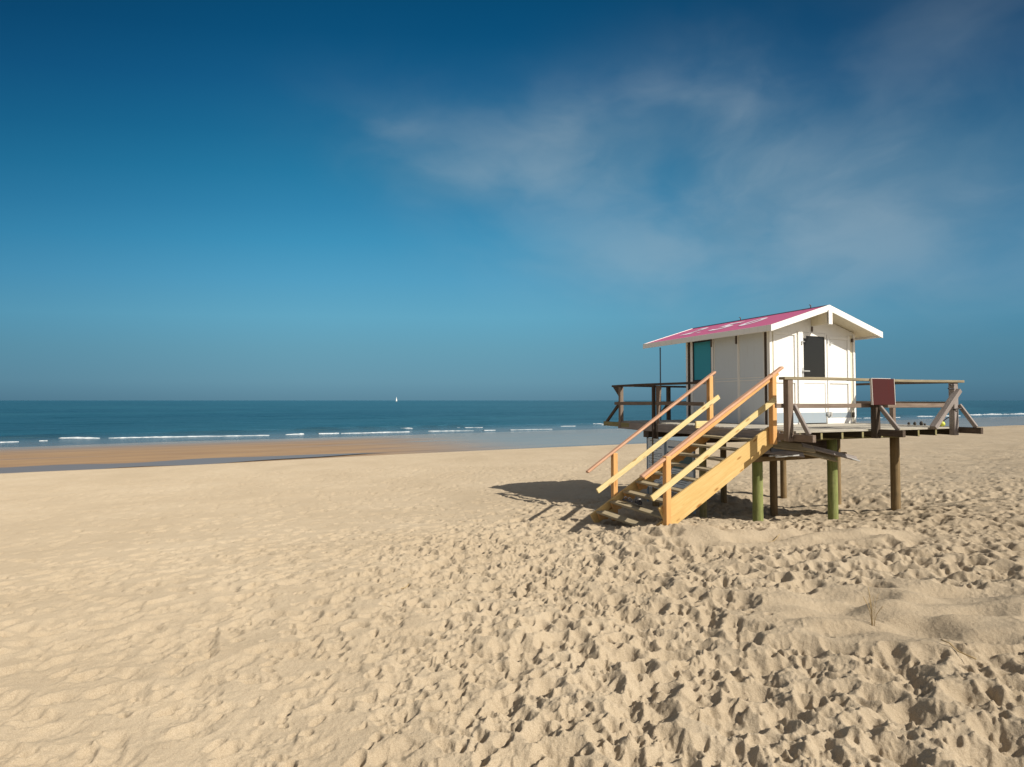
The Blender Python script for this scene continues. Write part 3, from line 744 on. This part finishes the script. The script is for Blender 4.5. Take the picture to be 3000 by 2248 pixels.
# door
door = link('door', joinb([box_bm(.845, .965, -.012, .03, .02, 1.955, .003), box_bm(1.60, 1.655, -.012, .03, .02, 1.955, .003),
                           box_bm(.965, 1.60, -.012, .03, 1.885, 1.955, .003), box_bm(.965, 1.60, -.012, .03, .87, .975, .003), box_bm(.965, 1.60, -.0, .03, .24, .87, .003)]), M_siding, hut)
link('kick_plate', box_bm(.85, 1.60, -.020, -.001, .02, .245, .003), M_plate, door)
link('window_pane', box_bm(.965, 1.60, .006, .016, .975, 1.885, 0), M_glass, door)
hb = joinb([box_bm(.93, 1.09, -.065, -.045, 1.115, 1.14, .006), box_bm(.925, .95, -.06, -.012, 1.115, 1.14, .004), box_bm(.915, .955, -.018, -.012, .99, 1.20, .002)])
link('door_handle', hb, M_steel, door)
link('hinge', joinb([box_bm(.955, 1.03, -.022, -.012, 1.83, 1.90, .002)]), M_white, door)
for x_, z_ in ((.90, 1.72), (1.66, 1.78), (1.74, 1.72)):
    link('hinge', joinb([box_bm(x_, x_ + .03, -.034, -.02, z_ - .03, z_ + .05, .002), box_bm(x_, x_ + .09, -.034, -.02, z_ + .03, z_ + .045, .002)]), M_steel, hut)
link('bolt_latch', joinb([box_bm(1.60, 1.76, -.055, -.035, .20, .225, .003), box_bm(1.62, 1.66, -.06, -.01, .16, .26, .003), box_bm(1.70, 1.74, -.06, -.01, .15, .25, .003)]), M_steel, hut)
link('hinge', joinb([box_bm(2.41, 2.46, -.045, -.02, .13, .24, .003)]), M_iron, hut)
link('hinge', joinb([box_bm(2.41, 2.46, -.045, -.02, 1.80, 1.88, .003)]), M_iron, hut)
# long side: panels, gaps, window
def fs_(y0, y1, z0, z1, t=.02, m_=M_white, name='wall_frame'): return link(name, box_bm(-t, .002, y0, y1, z0, z1, .003), m_, hut)
fs_(.04, .12, 0, 1.93, .008, M_dark, 'timber_strip')
fs_(-.0, .035, 0, 1.98, .028, name='corner_trim')
for y0, y1 in ((.125, .83), (.86, 1.60)):
    fs_(y0, y0 + .02, 0, 1.95, .012); fs_(y1 - .02, y1, 0, 1.95, .012); fs_(y0 + .02, y1 - .02, .925, .945, .010); fs_(y0 + .02, y1 - .02, .985, 1.0, .010)
fs_(.832, .858, 0, 1.96, .022); fs_(1.62, 1.68, 0, 1.96, .022); fs_(1.68, 2.33, .90, .96, .02)
fs_(2.33, 2.41, 0, 1.96, .02); fs_(2.42, 2.49, 0, 1.96, .03, M_dark, 'timber_strip'); fs_(2.495, 2.56, 0, 1.97, .03, name='corner_trim')
wf = fs_(1.685, 2.325, .965, 1.0, .015, M_black, 'window')
link('frame', joinb([box_bm(-.012, .03, 1.685, 1.705, 1.0, 1.93, .002), box_bm(-.012, .03, 2.30, 2.325, 1.0, 1.93, .002), box_bm(-.012, .03, 1.705, 2.30, 1.90, 1.93, .002)]), M_black, wf)
link('pane', box_bm(.006, .014, 1.705, 2.30, 1.0, 1.90, 0), M_tealglass, wf)
for y_ in (1.66, .88): link('hinge', box_bm(-.045, -.02, y_ - .015, y_ + .02, 1.75, 1.93, .003), M_iron, hut)
# roof
def slab(side):
    b0 = -EV if side < 0 else W + EV
    n = 2; bm = prism_bm([(b0, roofz(b0)), (W / 2, RZ), (W / 2, RZ - .028), (b0, roofz(b0) - .028)], -OF + .0, RB, 'y'); return bm
roof = link('roof', slab(-1), M_pink, hut)
link('roof', slab(1), M_pink, hut)
for s_ in (-1, 1):
    b0 = -EV + .03 if s_ < 0 else W + EV - .03
    link('soffit', prism_bm([(b0, roofz(b0) - .030), (W / 2, RZ - .030), (W / 2, RZ - .10), (b0, roofz(b0) - .075)], -OF + .03, RB - .03, 'y'), M_cream, hut)
    b1_ = -EV if s_ < 0 else W + EV
    link('fascia', box_bm(b1_ - .026 if s_ < 0 else b1_ + .001, b1_ - .001 if s_ < 0 else b1_ + .026, -OF - .02, RB + .02, roofz(b1_) - .115, roofz(b1_) + .008, .003), M_white, hut)
    for y0 in (-OF - .026, RB + .001):
        bb = b1_ - .028 if s_ < 0 else b1_ + .028
        link('rake_board', prism_bm([(bb, roofz(bb) + .012), (W / 2 + (-.0004 if s_ < 0 else .0004), RZ + .012), (W / 2 + (-.0004 if s_ < 0 else .0004), RZ - .115), (bb, roofz(bb) - .115)], y0, y0 + .025, 'y'), M_white, hut)
tube('ridge_cap', [(W / 2, -OF + .02, RZ + .004), (W / 2, RB - .02, RZ + .004)], .016, M_pole, hut)
for y_ in (.03, 2.05):
    tube('ridge_hook', [(W / 2 - .01, y_, RZ), (W / 2 - .01, y_, RZ + .07), (W / 2 - .05, y_, RZ + .075)], .010, M_iron, hut)
# boxed ridge beam end over the door
link('ridge_beam', joinb([box_bm(W / 2 - .05, W / 2 + .05, -OF - .0, 0, RZ - .38, RZ - .355, .002), box_bm(W / 2 - .05, W / 2 - .03, -OF, 0, RZ - .355, RZ - .12, .002), box_bm(W / 2 + .03, W / 2 + .05, -OF, 0, RZ - .355, RZ - .12, .002)]), M_cream, hut)
link('king_post', box_bm(W / 2 - .055, W / 2 + .055, -OF - .05, -OF - .027, RZ - .40, RZ - .10, .003), M_white, hut)
link('door_closer', joinb([box_bm(W / 2 - .05, W / 2 - .02, -.03, -.005, 1.98, 2.09, .003)]), M_iron, hut)
# roof lettering lies on the slope that faces the stairs
bmL = bmesh.new()
for ch_, (Y0, Y1, T0, T1) in (('2', (3.08, 2.66, .33, .80)), ('.', (2.42, 2.32, .31, .38)), ('5', (2.08, 1.52, .33, .79)), ('0', (1.17, .74, .33, .79))):
    cu = bpy.data.curves.new('glyph', 'FONT'); cu.body = ch_; cu.size = 1; cu.offset = .028
    to = bpy.data.objects.new('t', cu); C.objects.link(to); bpy.context.view_layer.update()
    me = bpy.data.meshes.new_from_object(to); bpy.data.objects.remove(to)
    xs = [v.co.x for v in me.vertices]; ys = [v.co.y for v in me.vertices]
    for v in me.vertices:
        u = (v.co.x - min(xs)) / (max(xs) - min(xs)); t = (v.co.y - min(ys)) / (max(ys) - min(ys))
        bb = -EV + (W / 2 + EV) * (T0 + (T1 - T0) * t); v.co = Vector((bb, Y0 + (Y1 - Y0) * u, roofz(bb) + .009))
    bmL.from_mesh(me); bpy.data.meshes.remove(me)
link('roof_lettering', bmL, M_letter, roof)
# pole under the roof corner
pl = link('roof_pole', cyl_bm(.016, .016, 1.86, 10), M_pole, hut, Matrix.Translation((-.30, 3.22, .0)), True)

# ------------------------------------------------------------------ things on and under the platform
sg = empty('signboard', (.44, AF - .125, .655)); sg.rotation_euler.rotate_axis('X', R(-2))
tag(sg, 'blank maroon signboard with pale edges hooked over the front railing of the platform', 'sign')
link('panel', box_bm(-.285, .285, -.015, .012, -.23, .23, .003), M_maroon, sg)
for x_ in (-.285, .285): link('edge_strip', box_bm(x_ - .012 if x_ < 0 else x_ + .001, x_ - .001 if x_ < 0 else x_ + .012, -.02, .016, -.23, .235, .002), M_edge, sg)
link('bracket', box_bm(-.25, .25, .0125, .02, .19, .24, .002), M_edge, sg)

bl = empty('yellow_ball', (2.44, AF + .10, .052)); tag(bl, 'small yellow-green ball on a dark cord at the foot of the right corner post', 'ball')
bm = bmesh.new(); bmesh.ops.create_icosphere(bm, subdivisions=3, radius=.052); link('ball_skin', bm, M_yellow, bl, None, True)
tube('cord', [(.0, -.01, .045), (.03, -.03, .08), (.08, -.06, .12), (.14, -.10, .155), (.17, -.14, .17)], .009, M_iron, bl)

for i, (x_, y_, r_, lb) in enumerate(((2.66, -1.08, .026, 'small dark stone on the deck, leftmost of the row by the right railing'), (2.66, -1.20, .030, 'small dark stone on the deck, second from the left in its row'),
                                  (2.66, -1.33, .036, 'largest dark stone of the row on the deck by the right railing'), (2.66, -1.40, .020, 'tiny dark stone on the deck, rightmost of the row by the right railing'))):
    bm = bmesh.new(); bmesh.ops.create_icosphere(bm, subdivisions=2, radius=r_)
    for v in bm.verts: v.co *= 1 + .25 * math.sin(v.co.x * 90 + i) * math.cos(v.co.y * 70); v.co.z *= 1.2
    o = link('stone', bm, M_stone, None, FR @ Matrix.Translation((x_, y_, r_)), True); tag(o, lb, 'stone', 'dark stones on the deck')

# stored planks and ladder sections slung under the deck
def plank(p0, p1, wd, ht, m_, lb, up=(0, -.8, .7)):
    o = beam('stored_plank', FR @ Vector(p0), FR @ Vector(p1), wd, ht, m_, None, up=Matrix.Rotation(YAW, 3, 'Z') @ Vector(up))
    tag(o, lb, 'plank', 'planks stored under the platform'); return o
plank((-1.62, -1.20, -.33), (-.66, -1.34, -.44), .20, .03, M_grey, 'long grey plank slung under the platform, nearest the stairs')
plank((-1.30, -1.24, -.27), (-.45, -1.40, -.37), .17, .03, M_tread, 'tan plank lying across the top of the stored planks under the platform')
plank((-.75, -1.27, -.36), (.12, -1.37, -.55), .20, .028, M_tread, 'wide tan plank under the platform, sloping down towards the second green post')
plank((-.66, -1.33, -.30), (.42, -1.58, -.56), .10, .03, M_grey, 'narrow grey plank poking out past the second green post')
def ladder(p0, p1, wd, nr, lb):
    a0, a1 = Vector(p0), Vector(p1); c = (a0 + a1) / 2
    o = empty('metal_ladder', c); tag(o, lb, 'ladder'); d = (a1 - a0); sd_ = Vector((0, 0, 1)).cross(d).normalized() * wd / 2
    for s_ in (-1, 1): beam('rail', a0 + sd_ * s_, a1 + sd_ * s_, .028, .022, M_steel, o, org=c, bev=.002)
    for i in range(nr):
        p = a0 + d * ((i + .5) / nr); tube('rung', [p - sd_ - c, p + sd_ - c], .010, M_steel, o)
ladder((-1.40, -1.36, -.475), (-.92, -1.42, -.455), .16, 3, 'short galvanised ladder section beside the nearest green post')
ladder((-.10, -1.36, -.42), (.46, -1.55, -.60), .16, 3, 'galvanised ladder section sticking out in front of the second green post')
sh = link('dark_sheet', box_bm(-1.36, -1.0, -1.30, -1.28, -.45, -.33, .002), M_blueblk, None, FR.copy()); tag(sh, 'small dark blue sheet of plastic tucked in beside the nearest green post', 'sheet')

# notice boards below the left edge of the deck
def nboard(y0, y1, kind, lb):
    yc = (y0 + y1) / 2; o = empty('notice_board', (-1.36, yc, -1.5)); tag(o, lb, 'notice board', 'notice boards under the platform')
    h0, h1 = 0.0, 1.13; hw_ = abs(y1 - y0) / 2
    link('panel', box_bm(-.012, .012, -hw_, hw_, h0, h1, .003), M_board, o)
    link('frame', joinb([box_bm(-.022, .022, -hw_ - .03, -hw_, -.35, h1 + .02, .003), box_bm(-.022, .022, hw_, hw_ + .03, -.35, h1 + .02, .003)]), M_blueframe, o)
    rs_ = random.Random(kind)
    bms = []
    if kind == 1:
        z_ = h1 - .06
        while z_ > .12:
            x_ = hw_ - .05
            while x_ > -hw_ + .08:
                l_ = rs_.uniform(.02, .09)
                if rs_.random() < .82 and x_ - l_ > -hw_ + .05: bms.append(box_bm(-.0145, -.0125, x_ - l_, x_, z_, z_ + rs_.choice((.010, .012)), 0))
                x_ -= l_ + .018
            z_ -= rs_.choice((.035, .035, .06))
        link('printed_text', joinb(bms), M_ink, o)
    else:
        x_ = hw_ - .06
        for k_ in range(9):
            l_ = rs_.uniform(.03, .06)
            if x_ - l_ < -hw_ + .06: break
            bms.append(box_bm(-.0145, -.0125, x_ - l_, x_, h1 - .17, h1 - .135, 0)); x_ -= l_ + .012
        link('heading', joinb(bms), M_ink, o)
        link('picture', box_bm(-.015, -.0125, -hw_ + .02, hw_ - .02, h1 - .60, h1 - .26, 0), M_teal, o)
        bms = []
        for r_ in range(7):
            z_ = h1 - .66 - r_ * .045; bms.append(box_bm(-.0145, -.0125, -hw_ + .07 + rs_.uniform(0, .2), hw_ - .06, z_, z_ + .012, 0))
        link('printed_text', joinb(bms), M_ink, o)
nboard(1.68, 2.30, 1, 'blue-white notice board full of small print, leftmost under the platform')
nboard(.72, 1.60, 2, 'notice board with a heading and a dark teal picture, seen through the stairs')
o = link('salmon_panel', joinb([box_bm(-1.30, -1.28, .95 + k_ * .05, .985 + k_ * .05, -1.75, -1.42, .003) for k_ in range(5)] + [box_bm(-1.279, -1.265, .95, 1.19, -1.70, -1.67, .002)]), M_salmon, None, FR.copy())
tag(o, 'small salmon-coloured slatted panel standing on the sand behind the stairs', 'panel')

# dry stalks and sticks lying on the sand
def ground(x, y):
    tt = math.atan2(x, y); rr = math.hypot(x, y)
    return float(ZZ[np.searchsorted(RR, rr), np.searchsorted(th_f, tt)])
M_straw = wood('dry_straw', (.30, .21, .10), (.42, .31, .16), (.52, .40, .22), .9)
def pxy(u, v, drop):
    d = (drop) * 1677.7 / (v - 1173.5); return (u - 1500) / 1677.7 * d, d
x_, y_ = pxy(2545, 1855, 1.92)
gr = empty('dry_grass_sprig', (x_, y_, ground(x_, y_) - .01), False); tag(gr, 'dry straw-coloured grass sprig standing in the smooth sand on the right', 'grass sprig')
rg = random.Random(3)
for i in range(7):
    a0 = rg.uniform(0, 6.28); ln = rg.uniform(.10, .34) * (1 if i else 1.05); le = rg.uniform(.02, .10)
    tube('stem', [(math.cos(a0) * (.01 + le * t * t), math.sin(a0) * (.01 + le * t * t), ln * t * (1 - .12 * t)) for t in (0, .25, .5, .75, 1)], .0028 - .0008 * (i % 3), M_straw, gr, 5)
for (u, v, dr_, ang_, ln, lb) in ((2262, 1580, 2.02, 40, .34, 'thin stick on the sand below the nearest green post'), (1190, 1705, 1.93, 70, .16, 'short twig on the smooth sand left of the stairs'),
                                 (2790, 1935, 1.88, 115, .22, 'dry twig half buried on the far right of the sand'), (2210, 1475, 2.3, 10, .2, 'small twig lying in the shade under the platform')):
    x_, y_ = pxy(u, v, dr_); z_ = ground(x_, y_); ca_, sa_ = math.cos(R(ang_)), math.sin(R(ang_)); pts = []
    for t in (-.5, -.25, 0, .25, .5):
        px_, py_ = x_ + ca_ * ln * t, y_ + sa_ * ln * t; pts.append((px_, py_, max(ground(px_, py_), z_) + .008 + .02 * (t + .5)))
    tag(tube('twig', pts, .005, M_straw, None, 6), lb, 'twig', 'twigs on the sand')

# ------------------------------------------------------------------ sailing boat on the horizon
D_ = 1900; bx = (1161.8 - 1500) / 1677.7 * D_
bt = empty('sailing_boat', (bx, D_, SEA), False); tag(bt, 'tiny white sailing boat far out at the horizon', 'boat'); bt.rotation_euler = (0, 0, R(78)); bt.scale = (.9, .9, .9)
hull = bmesh.new()
pf_ = [(-5.5, 1.2), (-2, 1.7), (2, 1.5), (5, .6), (6.4, .05)]
T_ = [hull.verts.new((x_, y_, 1.5 + (.25 if x_ > 4 else 0))) for x_, y_ in pf_]; T2_ = [hull.verts.new((x_, -y_, 1.5 + (.25 if x_ > 4 else 0))) for x_, y_ in pf_]
B_ = [hull.verts.new((x_ * .85, 0, -.3)) for x_, y_ in pf_]
for i in range(4):
    hull.faces.new((T_[i], T_[i + 1], B_[i + 1], B_[i])); hull.faces.new((T2_[i + 1], T2_[i], B_[i], B_[i + 1])); hull.faces.new((T_[i + 1], T_[i], T2_[i], T2_[i + 1]))
hull.faces.new((T_[0], B_[0], T2_[0])); bmesh.ops.recalc_face_normals(hull, faces=hull.faces)
link('hull', hull, M_sail, bt)
link('mast', cyl_bm(.12, .08, 17, 8), M_steel, bt, Matrix.Translation((.8, 0, 1)))
def sail(name, pts):
    bm = bmesh.new(); n = 8; rows = []
    A_, B1, C_ = map(Vector, pts)
    for i in range(n + 1):
        u = i / n; p, q_ = A_.lerp(C_, u), B1.lerp(C_, u); row = []
        for j in range(n + 1):
            v = j / n; c = p.lerp(q_, v); c.y += .9 * math.sin(math.pi * v) * (1 - u) ** .5; row.append(bm.verts.new(c))
        rows.append(row)
    for a_, b_ in zip(rows, rows[1:]):
        for j in range(n): bm.faces.new((a_[j], a_[j + 1], b_[j + 1], b_[j]))
    bmesh.ops.remove_doubles(bm, verts=bm.verts, dist=.001)
    o = link(name, bm, M_sail, bt, None, True); md = o.modifiers.new('t', 'SOLIDIFY'); md.thickness = .06
sail('mainsail', ((.6, 0, 2.6), (-5, 0, 2.6), (.7, 0, 17.5))); sail('jib', ((1.1, 0, 2.4), (6.2, 0, 2.2), (1.0, 0, 16)))
